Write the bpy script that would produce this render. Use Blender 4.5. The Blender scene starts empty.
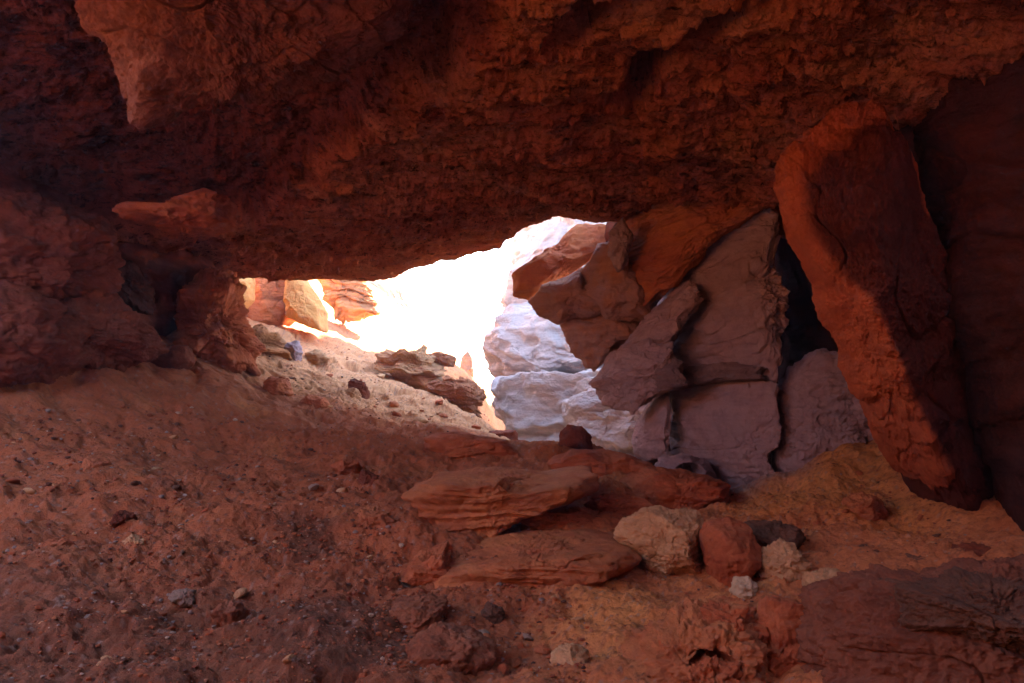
import bpy, bmesh, math, random
import numpy as np
from mathutils import Vector

# ------------------------------------------------------------------ camera, light, exposure
S = bpy.context.scene
COL = S.collection
CZ, F, HX, HY = 1.6, 740.0, 512.0, 400.0          # eye height, focal length and principal point in pixels
cam_d = bpy.data.cameras.new('camera')
cam = bpy.data.objects.new('camera', cam_d); COL.objects.link(cam)
cam.location = (0, 0, CZ); cam.rotation_euler = (math.pi / 2, 0, 0)
cam_d.sensor_width = 36.0; cam_d.lens = 36.0 * F / 1024.0
cam_d.shift_y = (HY - 341.5) / 1024.0
cam_d.clip_start = 0.05; cam_d.clip_end = 2000
S.camera = cam

SUN_EL, SUN_AZ = math.radians(45), math.radians(35)   # azimuth from +Y towards +X
W = bpy.data.worlds.new('World'); S.world = W; W.use_nodes = True
nt = W.node_tree; nt.nodes.clear()
sky = nt.nodes.new('ShaderNodeTexSky'); sky.sky_type = 'NISHITA'; sky.sun_disc = False
sky.sun_elevation = SUN_EL; sky.sun_rotation = SUN_AZ; sky.air_density = 0.8; sky.dust_density = 0.4
bg = nt.nodes.new('ShaderNodeBackground'); bg.inputs['Strength'].default_value = 0.075
wo = nt.nodes.new('ShaderNodeOutputWorld')
nt.links.new(sky.outputs[0], bg.inputs[0]); nt.links.new(bg.outputs[0], wo.inputs[0])
sd = bpy.data.lights.new('sun', 'SUN'); sd.energy = 5.0; sd.angle = math.radians(0.9); sd.color = (1.0, 0.88, 0.72)
sun = bpy.data.objects.new('sun', sd); COL.objects.link(sun)
tow = Vector((math.sin(SUN_AZ) * math.cos(SUN_EL), math.cos(SUN_AZ) * math.cos(SUN_EL), math.sin(SUN_EL)))
sun.rotation_euler = (-tow).to_track_quat('-Z', 'Y').to_euler(); sun.location = (0, 0, 30)
S.view_settings.view_transform = 'Standard'; S.view_settings.look = 'None'
S.view_settings.exposure = 4.7; S.view_settings.gamma = 1.0
S.cycles.max_bounces = 10; S.cycles.diffuse_bounces = 6; S.cycles.glossy_bounces = 2
S.cycles.volume_bounces = 0; S.cycles.transparent_max_bounces = 4
S.cycles.caustics_reflective = False; S.cycles.caustics_refractive = False
S.cycles.use_denoising = True; S.cycles.use_guiding = True; S.cycles.use_surface_guiding = True; S.cycles.use_volume_guiding = False
S.cycles.denoising_prefilter = 'ACCURATE'; S.cycles.denoising_input_passes = 'RGB_ALBEDO_NORMAL'
HAZE = 0.0028

# ------------------------------------------------------------------ noise
_r = np.random.RandomState(7)
PERM = np.concatenate([_r.permutation(256)] * 3).astype(np.int64)
G3 = np.array([[1,1,0],[-1,1,0],[1,-1,0],[-1,-1,0],[1,0,1],[-1,0,1],[1,0,-1],[-1,0,-1],
               [0,1,1],[0,-1,1],[0,1,-1],[0,-1,-1],[1,1,0],[-1,1,0],[0,-1,1],[0,-1,-1]], float)
def perlin(P):
    out = np.empty(len(P))
    for a in range(0, len(P), 200000):
        p = P[a:a + 200000]
        i = np.floor(p).astype(np.int64); f = p - i; i &= 255
        u = f * f * f * (f * (f * 6 - 15) + 10)
        res = 0
        for dx in (0, 1):
            for dy in (0, 1):
                for dz in (0, 1):
                    h = PERM[PERM[PERM[i[:, 0] + dx] + i[:, 1] + dy] + i[:, 2] + dz] & 15
                    g = G3[h]
                    d = g[:, 0] * (f[:, 0] - dx) + g[:, 1] * (f[:, 1] - dy) + g[:, 2] * (f[:, 2] - dz)
                    w = (u[:, 0] if dx else 1 - u[:, 0]) * (u[:, 1] if dy else 1 - u[:, 1]) * (u[:, 2] if dz else 1 - u[:, 2])
                    res = res + w * d
        out[a:a + 200000] = res
    return out
def fbm(P, sc=1.0, octv=4, gain=0.5, seed=0.0):
    P = np.asarray(P, float) * sc + seed * 17.31
    o, a = 0, 1.0
    for k in range(octv):
        o = o + a * perlin(P + k * 31.7); a *= gain; P = P * 2.03
    return o
def ridged(P, sc=1.0, octv=4, seed=0.0):
    P = np.asarray(P, float) * sc + seed * 13.7
    o, a = 0, 1.0
    for k in range(octv):
        o = o + a * (1 - np.abs(perlin(P + k * 19.1)) * 2.2); a *= .5; P = P * 2.07
    return o / 1.9
def hsh(ix, iy, iz, k):
    return PERM[(PERM[(PERM[ix & 255] + iy) & 255] + iz) & 255] * 1.0 if k == 0 else PERM[(PERM[(PERM[(ix + 91 * k) & 255] + iy + 57 * k) & 255] + iz) & 255] * 1.0
def worley2(x, y, sc, seed=0):
    """F1, F2 and a random id of the nearest cell, in cell units"""
    X = x * sc + seed * 11.3; Y = y * sc + seed * 5.7
    ix = np.floor(X).astype(np.int64); iy = np.floor(Y).astype(np.int64)
    f1 = np.full(len(X), 9.0); f2 = f1.copy(); cid = np.zeros(len(X))
    for dx in (-1, 0, 1):
        for dy in (-1, 0, 1):
            jx = ix + dx; jy = iy + dy
            rx = hsh(jx, jy, 3, 0) / 255.0; ry = hsh(jx, jy, 3, 1) / 255.0
            d = np.hypot(jx + rx - X, jy + ry - Y)
            m = d < f1
            f2 = np.where(m, f1, np.minimum(f2, d)); cid = np.where(m, hsh(jx, jy, 3, 2) / 255.0, cid); f1 = np.where(m, d, f1)
    return f1, f2, cid
def sstep(a, b, x):
    t = np.clip((x - a) / (b - a), 0, 1); return t * t * (3 - 2 * t)
def terr(h, n, sharp=0.8):
    """terrace a signal into flat steps with steep risers"""
    t = h * n; i = np.floor(t); f = t - i
    return (i + sstep(sharp, 1.0, f)) / n

# ------------------------------------------------------------------ meshes and materials
def new_mesh(name, V, Fq, mats, smooth=True, loc=(0, 0, 0), parent=None, col=None):
    V = np.asarray(V, np.float32) - np.asarray(loc, np.float32)
    me = bpy.data.meshes.new(name)
    Fq = np.asarray(Fq, np.int32); k = Fq.shape[1]
    me.vertices.add(len(V)); me.vertices.foreach_set('co', V.ravel())
    me.loops.add(Fq.size); me.loops.foreach_set('vertex_index', Fq.ravel())
    me.polygons.add(len(Fq)); me.polygons.foreach_set('loop_start', np.arange(0, Fq.size, k, dtype=np.int32))
    me.polygons.foreach_set('loop_total', np.full(len(Fq), k, np.int32))
    me.polygons.foreach_set('use_smooth', np.full(len(Fq), smooth, bool))
    me.update(calc_edges=True)
    if col is not None:
        at = me.color_attributes.new('soil', 'FLOAT_COLOR', 'POINT')
        c = np.ones((len(V), 4), np.float32); c[:, :3] = col; at.data.foreach_set('color', c.ravel())
    me.materials.append(mats)
    o = bpy.data.objects.new(name, me); COL.objects.link(o); o.location = loc
    if parent:
        o.parent = parent; o.location = Vector(loc) - parent.location
    return o
def tag(o, label=None, cat=None, group=None, kind=None):
    for k, v in (('label', label), ('category', cat), ('group', group), ('kind', kind)):
        if v: o[k] = v
    return o
def grid_faces(n, m):
    a = np.arange(n * m).reshape(n, m)
    return np.stack([a[:-1, :-1], a[1:, :-1], a[1:, 1:], a[:-1, 1:]], -1).reshape(-1, 4)
_ico = {}
def ico(n):
    if n not in _ico:
        bm = bmesh.new(); bmesh.ops.create_icosphere(bm, subdivisions=n, radius=1)
        V = np.array([v.co[:] for v in bm.verts]); Ff = np.array([[v.index for v in f.verts] for f in bm.faces]); bm.free()
        V /= np.linalg.norm(V, axis=1)[:, None]
        _ico[n] = (V, Ff)
    return _ico[n]

def rock_mat(name, c0, c1, c2, scale=1.0, strata=0.4, bump=1.0, spec=0.12, pits=0.3, rough=0.92, stain=0.3, attr=False, flecks=0.0):
    m = bpy.data.materials.new(name); m.use_nodes = True
    t = m.node_tree; t.nodes.clear(); N = t.nodes.new; L = t.links.new
    out = N('ShaderNodeOutputMaterial'); b = N('ShaderNodeBsdfPrincipled'); L(b.outputs[0], out.inputs[0])
    b.inputs['Roughness'].default_value = rough; b.inputs['Specular IOR Level'].default_value = spec
    geo = N('ShaderNodeNewGeometry'); pos = geo.outputs['Position']
    def noise(sc, det, rgh=0.55, src=pos, dist=0.0):
        n = N('ShaderNodeTexNoise'); n.inputs['Scale'].default_value = sc; n.inputs['Detail'].default_value = det
        n.inputs['Roughness'].default_value = rgh; n.inputs['Distortion'].default_value = dist; L(src, n.inputs['Vector']); return n.outputs[0]
    def ramp(src, a, bb, lo=0.0, hi=1.0):
        r = N('ShaderNodeMapRange'); r.inputs[1].default_value = a; r.inputs[2].default_value = bb
        r.inputs[3].default_value = lo; r.inputs[4].default_value = hi; L(src, r.inputs[0]); return r.outputs[0]
    def mix(f, a, bb, mode='MIX'):
        x = N('ShaderNodeMix'); x.data_type = 'RGBA'; x.blend_type = mode
        if isinstance(f, float): x.inputs[0].default_value = f
        else: L(f, x.inputs[0])
        for s, v in ((6, a), (7, bb)):
            if isinstance(v, tuple): x.inputs[s].default_value = (*v, 1)
            else: L(v, x.inputs[s])
        return x.outputs[2]
    def math_(op, a, bb):
        x = N('ShaderNodeMath'); x.operation = op
        for s, v in ((0, a), (1, bb)):
            if isinstance(v, (int, float)): x.inputs[s].default_value = v
            else: L(v, x.inputs[s])
        return x.outputs[0]
    mp = N('ShaderNodeMapping'); mp.inputs['Scale'].default_value = (0.5, 0.5, 7.0); mp.inputs['Rotation'].default_value = (0.06, 0.05, 0); L(pos, mp.inputs[0])
    big = noise(1.1 * scale, 5, 0.6, dist=0.4); mid = noise(5.5 * scale, 6, 0.62); fine = noise(38 * scale, 6, 0.7); grit = noise(170 * scale, 3, 0.7)
    st = noise(1.6 * scale, 6, 0.6, mp.outputs[0], 0.3)
    if attr:
        a = N('ShaderNodeVertexColor'); a.layer_name = 'soil'; base = a.outputs[0]
        base = mix(ramp(mid, 0.35, 0.68, 0, 0.35), base, c2, 'MULTIPLY')
    else:
        base = mix(ramp(big, 0.36, 0.64), c0, c1)
        base = mix(ramp(mid, 0.46, 0.72, 0, 0.8), base, c2)
    k = math_('MULTIPLY', ramp(st, 0.36, 0.62, 1.0, 0.0), strata)
    base = mix(k, base, (0.42, 0.36, 0.36), 'MULTIPLY')
    base = mix(ramp(fine, 0.50, 0.78, 0, stain), base, (0.32, 0.24, 0.22), 'MULTIPLY')
    base = mix(ramp(grit, 0.56, 0.74, 0, 0.35), base, (1.6, 1.5, 1.45), 'MULTIPLY')
    if flecks:  # dark flecks painted in, part stain, part shade of pits
        m3 = N('ShaderNodeMapping'); m3.inputs['Scale'].default_value = (2.6, 7.0, 7.0); m3.inputs['Rotation'].default_value = (0, 0, .15); L(pos, m3.inputs[0])
        fk = noise(1.5, 5, .68, m3.outputs[0], .5); fk2 = noise(4.2, 4, .65, m3.outputs[0], .4)
        base = mix(ramp(fk, .55, .66, 0, flecks), base, (.16, .13, .13), 'MULTIPLY')
        base = mix(ramp(fk2, .58, .68, 0, flecks), base, (.18, .14, .13), 'MULTIPLY')
        base = mix(ramp(fk, .46, .34, 0, .5), base, (1.35, 1.45, 1.5), 'MULTIPLY')
    L(base, b.inputs['Base Color'])
    vo = N('ShaderNodeTexVoronoi'); vo.inputs['Scale'].default_value = 16 * scale; vo.feature = 'F1'
    mp2 = N('ShaderNodeMapping'); mp2.inputs['Scale'].default_value = (0.7, 1.0, 1.6); L(pos, mp2.inputs[0])
    ad = N('ShaderNodeVectorMath'); ad.operation = 'ADD'; nz = N('ShaderNodeTexNoise'); nz.inputs['Scale'].default_value = 9; L(pos, nz.inputs['Vector'])
    L(mp2.outputs[0], ad.inputs[0]); L(nz.outputs['Color'], ad.inputs[1]); L(ad.outputs[0], vo.inputs['Vector'])
    h = math_('MULTIPLY', st, 0.7 * strata + 0.2)
    h = math_('ADD', h, math_('MULTIPLY', mid, 0.9))
    h = math_('ADD', h, math_('MULTIPLY', fine, 0.75))
    h = math_('ADD', h, math_('MULTIPLY', grit, 0.25))
    h = math_('ADD', h, math_('MULTIPLY', ramp(vo.outputs['Distance'], 0.0, 0.35, 0.0, 1.0), 0.35 * pits))
    bp = N('ShaderNodeBump'); bp.inputs['Strength'].default_value = min(1.0, 0.75 * bump); bp.inputs['Distance'].default_value = 0.055 / scale * bump
    L(h, bp.inputs['Height']); L(bp.outputs[0], b.inputs['Normal'])
    return m

M = {}
M['red']    = rock_mat('red sandstone',    (.48,.130,.055), (.56,.185,.080), (.34,.080,.040))
M['roof'] = rock_mat('roof sandstone', (1,1,1), (1,1,1), (.62,.50,.46), strata=.25, pits=.8, bump=1.2, stain=.6, flecks=.85, attr=True)
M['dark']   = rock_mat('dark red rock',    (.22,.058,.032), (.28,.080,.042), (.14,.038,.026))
M['orange'] = rock_mat('orange sandstone', (.60,.235,.090), (.54,.180,.080), (.44,.135,.070))
M['purple'] = rock_mat('purple rock',      (.42,.310,.330), (.48,.330,.330), (.32,.215,.235), strata=.2, pits=.2)
M['mauve']  = rock_mat('mauve orange rock',(.46,.260,.190), (.42,.280,.280), (.50,.230,.110), strata=.3)
M['knob']   = rock_mat('dark knobbly rock',(.32,.215,.215), (.40,.265,.250), (.22,.140,.145), strata=.3, pits=.9, bump=1.3)
M['pale']   = rock_mat('pale tan rock',    (.62,.340,.160), (.66,.400,.210), (.50,.240,.110), strata=.3)
M['hazy']   = rock_mat('grey pink cliff rock', (.62,.560,.530), (.64,.560,.515), (.50,.430,.410), scale=.5, strata=.5)  # paled towards white so the colour carries the look of haze
M['peach']  = rock_mat('peach sandstone',  (.66,.370,.180), (.60,.300,.140), (.52,.230,.115), scale=.7, strata=.7)
M['yellow'] = rock_mat('yellow sandstone', (.82,.430,.150), (.78,.380,.130), (.64,.290,.110), scale=.7, strata=.1)
M['brown']  = rock_mat('brown outcrop',    (.50,.200,.095), (.54,.240,.115), (.36,.130,.070), scale=.7, strata=.7)
M['rust'] = rock_mat('rusty brown rock', (.30,.105,.055), (.38,.150,.080), (.18,.066,.042), strata=.3)
M['litedge'] = rock_mat('lit edge slab', (1,1,1), (1,1,1), (.6,.5,.46), strata=.3, attr=True)  # lit edge and shaded face come from vertex colour
M['face'] = rock_mat('brown weathered face', (.24,.085,.050), (.30,.115,.065), (.15,.055,.038), strata=.3)
M['hillside'] = rock_mat('far hillside rock', (.24,.150,.105), (.28,.180,.130), (.18,.105,.075), scale=.3, strata=.6)
M['deepshade'] = rock_mat('deep shade rock', (.070,.024,.018), (.10,.030,.020), (.045,.018,.015))  # near black colour standing in for deep shade on the rock
M['umber']  = rock_mat('umber brown rock', (.15,.075,.050), (.20,.095,.060), (.10,.052,.040), strata=.2)
M['grey']   = rock_mat('grey stone',       (.32,.210,.155), (.38,.270,.205), (.22,.140,.105), strata=.1)
M['white']  = rock_mat('bleached stone',   (.66,.500,.320), (.70,.560,.400), (.52,.340,.200), strata=.1)
M['soil']   = rock_mat('sandy soil',       (1,1,1), (1,1,1), (.55,.45,.42), strata=.0, bump=1.0, pits=.6, stain=.55, attr=True)

# ------------------------------------------------------------------ scattered-point surfaces
def pt(px, py, Y): return ((px - HX) / F * Y, Y, CZ + (HY - py) / F * Y)
class Surf:
    def __init__(s, P, c=0.6, reg=0.004):
        P = np.array(P, float); s.p = P[:, :2]; s.c = c
        n = len(P); K = np.sqrt(((s.p[:, None] - s.p[None]) ** 2).sum(-1) + c * c)
        A = np.zeros((n + 3, n + 3)); A[:n, :n] = K - reg * n * np.eye(n) * 0.2; A[:n, n:] = np.c_[np.ones(n), s.p]; A[n:, :n] = A[:n, n:].T
        s.w = np.linalg.solve(A, np.r_[P[:, 2], 0, 0, 0])
    def __call__(s, x, y):
        x = np.asarray(x, float); y = np.asarray(y, float); sh = x.shape; x = x.ravel(); y = y.ravel()
        o = np.empty(len(x)); n = len(s.p)
        for a in range(0, len(x), 60000):
            xa, ya = x[a:a + 60000], y[a:a + 60000]
            K = np.sqrt((xa[:, None] - s.p[:, 0]) ** 2 + (ya[:, None] - s.p[:, 1]) ** 2 + s.c ** 2)
            o[a:a + 60000] = K @ s.w[:n] + s.w[n] + s.w[n + 1] * xa + s.w[n + 2] * ya
        return o.reshape(sh)

GP = [pt(*q) for q in [
 (-150,683,3.4),(0,683,3.6),(200,683,3.7),(400,683,3.85),(560,683,4.0),(700,683,3.95),(850,683,3.7),(1024,683,3.5),(1150,683,3.3),
 (-60,600,4.5),(0,600,4.6),(200,600,4.85),(400,600,5.1),(560,600,5.3),(650,600,5.25),(650,578,5.65),(800,590,5.1),(900,600,4.7),(1024,620,4.3),
 (0,500,6.0),(100,500,6.3),(200,500,6.7),(300,500,7.0),(400,540,6.2),(560,545,6.4),(400,480,8.0),(560,500,7.8),(470,500,7.7),
 (0,420,7.5),(-80,400,7.3),(100,420,8.3),(200,420,9.2),(300,420,10.6),(400,432,10.8),(200,372,10.6),(100,365,9.3),(0,365,8.2),
 (500,440,11.0),(560,447,10.8),(610,455,10.3),(650,478,9.2),(715,500,8.0),(720,490,8.6),(760,485,8.3),(800,470,8.3),(850,448,8.6),(890,437,8.6),
 (800,560,5.7),(800,510,7.0),(880,500,7.0),(950,515,6.3),(1000,545,5.6),(1080,560,5.0),
 (300,398,12.4),(265,378,12.2),(240,352,12.6),(360,412,12.2),(430,427,12.0),(460,432,12.0),
 (350,384,14),(300,345,16),(250,335,15.5),(400,380,17),(465,412,15.5),(350,335,20),(420,356,23),(380,290,31),(320,290,24),(455,372,24),(478,380,30),(487,392,22)]]
GP += [(2.5,9.5,-.25),(3.2,9.5,.0),(2.0,9.7,.15),(3.9,9.6,.5),(0.3,13,.75),(-.6,16,.35),(.5,16,.2),(2,14,.4),(5,12,1.0),(-.4,22,.2),(0,40,.2),(3,30,.5),(6,8,1.2),(6,4,.7),(4,0,.3),(0,0,.05),(-4,0,.5),(0,-5,.2),(-6,4,1.6),
       (-8,8,3.4),(-8,2,3.0),(-9.5,4.5,4.2),(-6.5,1,2.0),(-9,14,5.0),(-14,22,9.0),(-12,34,10),(-16,45,13)]  # unseen left side raised steep to throw sunlight inwards
ground0 = Surf(GP)
def gxy(x, y): return ground0(np.clip(x, -17, 9), np.clip(y, -7, 48))
def on_ground(px, py):
    px = np.atleast_1d(np.asarray(px, float)); py = np.atleast_1d(np.asarray(py, float))
    Ys = np.geomspace(2.6, 60, 420)[None]; x = (px[:, None] - HX) / F * Ys; z = CZ + (HY - py[:, None]) / F * Ys
    hit = gxy(x, Ys + 0 * x) >= z
    i = np.where(hit.any(1), hit.argmax(1), Ys.shape[1] - 1); Y = Ys[0, i]
    return (px - HX) / F * Y, Y, CZ + (HY - py) / F * Y

CP = [pt(*q) for q in [
 (512,0,5.5),(512,60,6.3),(512,120,7.4),(512,200,10.2),(400,262,13.2),(300,281,14.5),(240,277,14.5),(500,254,13.2),(450,258,13.2),(330,281,14.5),
 (640,100,7.2),(700,196,9.6),(610,215,10.6),(560,240,12.2),(800,165,8.0),(780,185,8.8),(850,80,6.3),(900,60,6.0),(1000,0,5.3),(780,30,5.8),
 (300,190,10.0),(225,235,11.4),(100,190,9.0),(0,150,7.9),(-80,100,7.0),(0,0,5.4),(250,60,6.3),(380,120,7.4),(180,265,12.4),(140,240,11.3)]]
CP += [(0,-5,4.3),(5,-5,4.2),(-5,-5,4.2),(0,0,4.4),(5,2,4.3),(-6,2,4.3),(8,7,3.8),(-9,8,3.9),(-9,13,3.9),(2,14,3.5),(6,13,3.4)]
ceil0 = Surf(CP)
def on_ceiling(px, py):
    px = np.atleast_1d(np.asarray(px, float)); py = np.atleast_1d(np.asarray(py, float))
    Ys = np.geomspace(2.0, 15, 400)[None]; x = (px[:, None] - HX) / F * Ys; z = CZ + (HY - py[:, None]) / F * Ys
    hit = ceil0(x, Ys + 0 * x) <= z
    i = np.where(hit.any(1), hit.argmax(1), Ys.shape[1] - 1); Y = Ys[0, i]
    return (px - HX) / F * Y, Y
def sdf(x, y, poly):
    """signed distance to a polygon, negative inside"""
    P = np.asarray(poly, float); d = np.full(len(x), 1e9); ins = np.zeros(len(x), bool)
    for i in range(len(P)):
        a, b = P[i], P[(i + 1) % len(P)]; e = b - a
        t = np.clip(((x - a[0]) * e[0] + (y - a[1]) * e[1]) / (e @ e + 1e-12), 0, 1)
        d = np.minimum(d, np.hypot(x - a[0] - t * e[0], y - a[1] - t * e[1]))
        c = ((a[1] > y) != (b[1] > y)) & (x < (b[0] - a[0]) * (y - a[1]) / (b[1] - a[1] + 1e-12) + a[0])
        ins ^= c
    return np.where(ins, -d, d)
def gpoly(pts):
    x, y, _ = on_ground([p[0] for p in pts], [p[1] for p in pts]); return np.c_[x, y]
def cpoly(pts):
    x, y = on_ceiling([p[0] for p in pts], [p[1] for p in pts]); return np.c_[x, y]

# ------------------------------------------------------------------ ground
SCRUB = [gpoly([(262,520),(300,512),(332,522),(330,548),(295,557),(266,545)]),
         gpoly([(240,612),(300,602),(380,612),(410,640),(395,664),(300,668),(245,645)])]
def ground_full(x, y):
    P = np.c_[x, y, 0 * x]
    z = gxy(x, y)
    near = 1 - sstep(14, 24, y)
    z = z + .12 * fbm(P, .8, 3) + .065 * fbm(P, 2.7, 4, seed=1)
    z = z + near * .035 * (terr(fbm(P, 2.2, 5, .6, seed=14), 5, .75)) + near * .012 * fbm(P, 6.5, 3, seed=15)
    left = sstep(.6, -1.2, x)
    c, s = math.cos(-.5), math.sin(-.5)
    R = np.c_[(x * c - y * s) * .45, (x * s + y * c) * 2.2, 0 * x]
    z = z + (.022 + .03 * left) * fbm(R, 1.5, 5, .55, seed=2)
    f1, f2, cid = worley2(x, y, 9, 1)
    lump = np.clip(.42 - f1, 0, 1) * (cid > .55); gm0 = sstep(-.25, .35, fbm(P, .8, 3, seed=16)); z = z + near * .07 * lump * gm0 * (.6 + .4 * left)
    z = z + near * .016 * fbm(P, 11, 5, .65, seed=3) * (.4 + .8 * gm0)
    f1, f2, cid = worley2(x, y, 24, 2)
    z = z + near * .045 * np.clip(.4 - f1, 0, 1) * (cid > .4)
    g = fbm(P, 3.0, 3, seed=6)
    z = z - near * .05 * sstep(.25, .5, g) * left
    # outcropping bedrock layers outside
    out = sstep(12.5, 15, y) * sstep(2, -1, x)
    q = z + .25 * fbm(P, .5, 3, seed=9)
    z = z + out * .28 * (terr(q, 1.6, .72) - q) * sstep(-.1, .35, fbm(P, .33, 2, seed=4) + .15)
    return z
def axis(segs):
    o = [segs[0][0]]
    for a, b, st in segs:
        n = max(1, int(round((b - a) / st))); o += list(a + (b - a) * np.arange(1, n + 1) / n)
    return np.array(o)
gx = axis([(-400,-60,40),(-60,-20,4),(-20,-9,.25),(-9,-5.5,.045),(-5.5,-3.2,.021),(-3.2,3.6,.0125),(3.6,5,.03),(5,12,.25),(12,60,4),(60,400,40)])
gy = axis([(-60,-8,8),(-8,2.5,.3),(2.5,3.3,.03),(3.3,7,.012),(7,10,.017),(10,14,.025),(14,24,.07),(24,50,.3),(50,100,5),(100,1000,100)])
XX, YY = np.meshgrid(gx, gy, indexing='ij'); x, y = XX.ravel(), YY.ravel()
z = ground_full(x, y)
def col_of(x, y):
    P = np.c_[x, y, 0 * x]
    red = np.array([.47,.152,.066]); gold = np.array([.80,.350,.115]); pale = np.array([.68,.350,.165]); grey = np.array([.33,.235,.225])
    orange = np.array([.60,.225,.090]); drk = np.array([.15,.066,.040])
    n = fbm(P, 1.3, 4, seed=21)[:, None]
    c = red + 0 * n
    c = c + (orange - c) * sstep(-.3, .4, n + sstep(-1.0, 1.2, x)[:, None] - .45)
    wob = fbm(P, 1.6, 4, seed=22) * .35
    for poly, cc, w in ((gpoly([(585,610),(620,588),(720,572),(760,585),(700,600),(640,640),(610,655),(590,640)]), gold, .25),
                        (gpoly([(720,500),(800,470),(900,450),(960,500),(900,530),(800,520),(740,520)]), gold * .95, .5)):
        d = sdf(x, y, poly) + wob; c = c + (cc - c) * sstep(w, -w, d)[:, None]
    d = sdf(x, y, gpoly([(705,505),(800,475),(905,425),(880,400),(760,430),(690,480)])) + wob * .6
    c = c + (grey - c) * sstep(.25, -.2, d)[:, None] * .9
    bounce_bank = (sstep(-4.2, -5.4, x + wob) * sstep(6.5, 5.5, y))[:, None]; c = c + (np.array([.64,.36,.185]) - c) * bounce_bank  # unseen slope left of view made pale to bounce light in
    o = sstep(11.3, 13.2, y + wob * 2)[:, None]; c = c + (pale - c) * o * .9
    for poly in SCRUB:
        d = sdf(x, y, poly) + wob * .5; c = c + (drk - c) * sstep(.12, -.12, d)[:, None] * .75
    nd = sstep(6.2, 4.0, y + .5 * wob)[:, None] * sstep(0.3, -1.2, x)[:, None]; c = c + (drk * 1.3 - c) * nd * .8  # near left corner: shade painted into the soil colour
    f1, f2, cid = worley2(x, y, 24, 2)
    peb = (cid > .4) & (f1 < .34)
    t = (cid * 997 % 1)[:, None]
    pc = np.where(t > .86, np.array([.40,.28,.22]), np.where(t > .6, np.array([.22,.11,.08]), np.array([.40,.15,.08])))
    c = np.where(peb[:, None], c * .45 + pc * .55, c)
    return np.clip(c, .02, .9)
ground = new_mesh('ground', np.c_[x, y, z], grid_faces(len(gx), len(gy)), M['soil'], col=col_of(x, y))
tag(ground, 'red sandy cave floor sloping up to the left and out into daylight', 'ground', kind='structure')

# ------------------------------------------------------------------ cave roof
lipx = np.array([-12,-7,-6.4,-4.7,-3.2,-2.1,-1.5,-.7,-.2,.05,.6,2,5,12]); lipy = np.array([14.6,14.6,14.6,14.6,14.5,13.9,13.4,13.2,13.2,12.5,10.9,10.5,10.6,11.5])
cx = axis([(-11,-7,.08),(-7,-4.5,.035),(-4.5,4,.014),(4,6,.035),(6,9,.12)])
v_in = axis([(-7,4.8,.14),(4.8,8,.014),(8,10.5,.018),(10.5,13,.022)])
nin = len(v_in); n_up, n_back = 60, 90
RC = [(cpoly([(498,18),(470,45),(440,80),(400,112),(380,132),(340,160),(300,188),(262,205),(228,218),(150,228),(60,235),(-250,200),(-300,-60),(510,-60)]), .5, .32),
      (cpoly([(628,52),(655,34),(700,14),(745,-6),(738,18),(692,50),(655,80),(632,100),(622,78)]), .8, .10),
      (cpoly([(556,38),(566,8),(610,-18),(650,-22),(612,18),(572,40)]), .6, .06),
      (cpoly([(716,62),(780,46),(820,60),(770,72)]), .10, .08)]
X2, V2 = np.meshgrid(cx, v_in, indexing='ij')
ly = np.interp(cx, lipx, lipy) + .12 * fbm(np.c_[cx, 0 * cx, 0 * cx], 1.8, 4, seed=5)
Y2 = np.where(V2 > 8, 8 + (V2 - 8) * (ly[:, None] - 8) / 5.0, V2)
x, y = X2.ravel(), Y2.ravel(); P = np.c_[x, y, 0 * x]
z = ceil0(x, y) + .16 * fbm(P, .45, 3, seed=31) + .04 * fbm(P, 1.7, 4, seed=32)
edge = fbm(P, 1.3, 3, .45, seed=33)
for poly, dep, soft in RC:
    d = sdf(x, y, poly) + .22 * edge
    z = z + dep * sstep(soft * .5, -soft, d) * (1 if dep < .3 else .75 + .5 * terr(np.clip(-d, 0, 1.2) / 1.2, 4, .7))
# flaking layers: warped, terraced and stretched along the beds
A = np.c_[x * .7 + .15 * y, y * 1.9 - .15 * x, 0 * x]
wv = A + .09 * np.c_[fbm(A, 1.5, 3, seed=35), fbm(A, 1.5, 3, seed=36), 0 * x]
fl = fbm(wv, 1.6, 6, .62, seed=37)
z = z + .08 * (terr(fl, 9, .6) - .1 * fl)
sc_ = fbm(P * [.8, 1.3, 1], .75, 5, .55, seed=47); z = z + .30 * (terr(sc_, 4, .86) - .25 * sc_)
pit = fbm(wv * [1, 1.5, 1], 5.5, 4, .6, seed=38)
z = z + .055 * sstep(.16, .34, pit) * sstep(-.5, .2, fbm(P, .6, 2, seed=39) + .1)
pit = fbm(wv * [1, 1.6, 1], 13, 3, .6, seed=40); z = z + .024 * sstep(.15, .34, pit)
z = z + .008 * fbm(P, 30, 3, .6, seed=41)
GAP2 = [(2.8,2.1),(3.5,1.6),(4.5,2.0),(4.7,3.6),(3.9,4.2),(3.0,3.7)]  # opening added out of view to brighten the right side
GAP = [(-9.8,-1.8),(-4,-2.2),(-1.5,-1.6),(-1.5,.2),(-2.2,1.6),(-3.1,2.8),(-4.3,4.3),(-5.4,5.5),(-9.8,6.2)]      # opening added out of view to let light in, left of the eye
def gap_d(x, y): return np.minimum(sdf(x, y, GAP) + .25 * fbm(np.c_[x, y, 0 * x], 1.1, 3, seed=50), sdf(x, y, GAP2) + .1 * fbm(np.c_[x, y, 0 * x], 2, 3, seed=51))
zb = ceil0(x, y) + .16 * fbm(P, .45, 3, seed=31) + .05 * fbm(P, 1.7, 4, seed=32); z = z + (zb - z) * sstep(12.3, 12.95, V2.ravel()) * .85     # chipped but rounded at the lip
z = z + 1.3 * sstep(.45, -.1, gap_d(x, y))
inner = np.stack([X2, Y2, z.reshape(X2.shape)], -1)
zl = inner[:, -1, 2]
up = []
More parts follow.
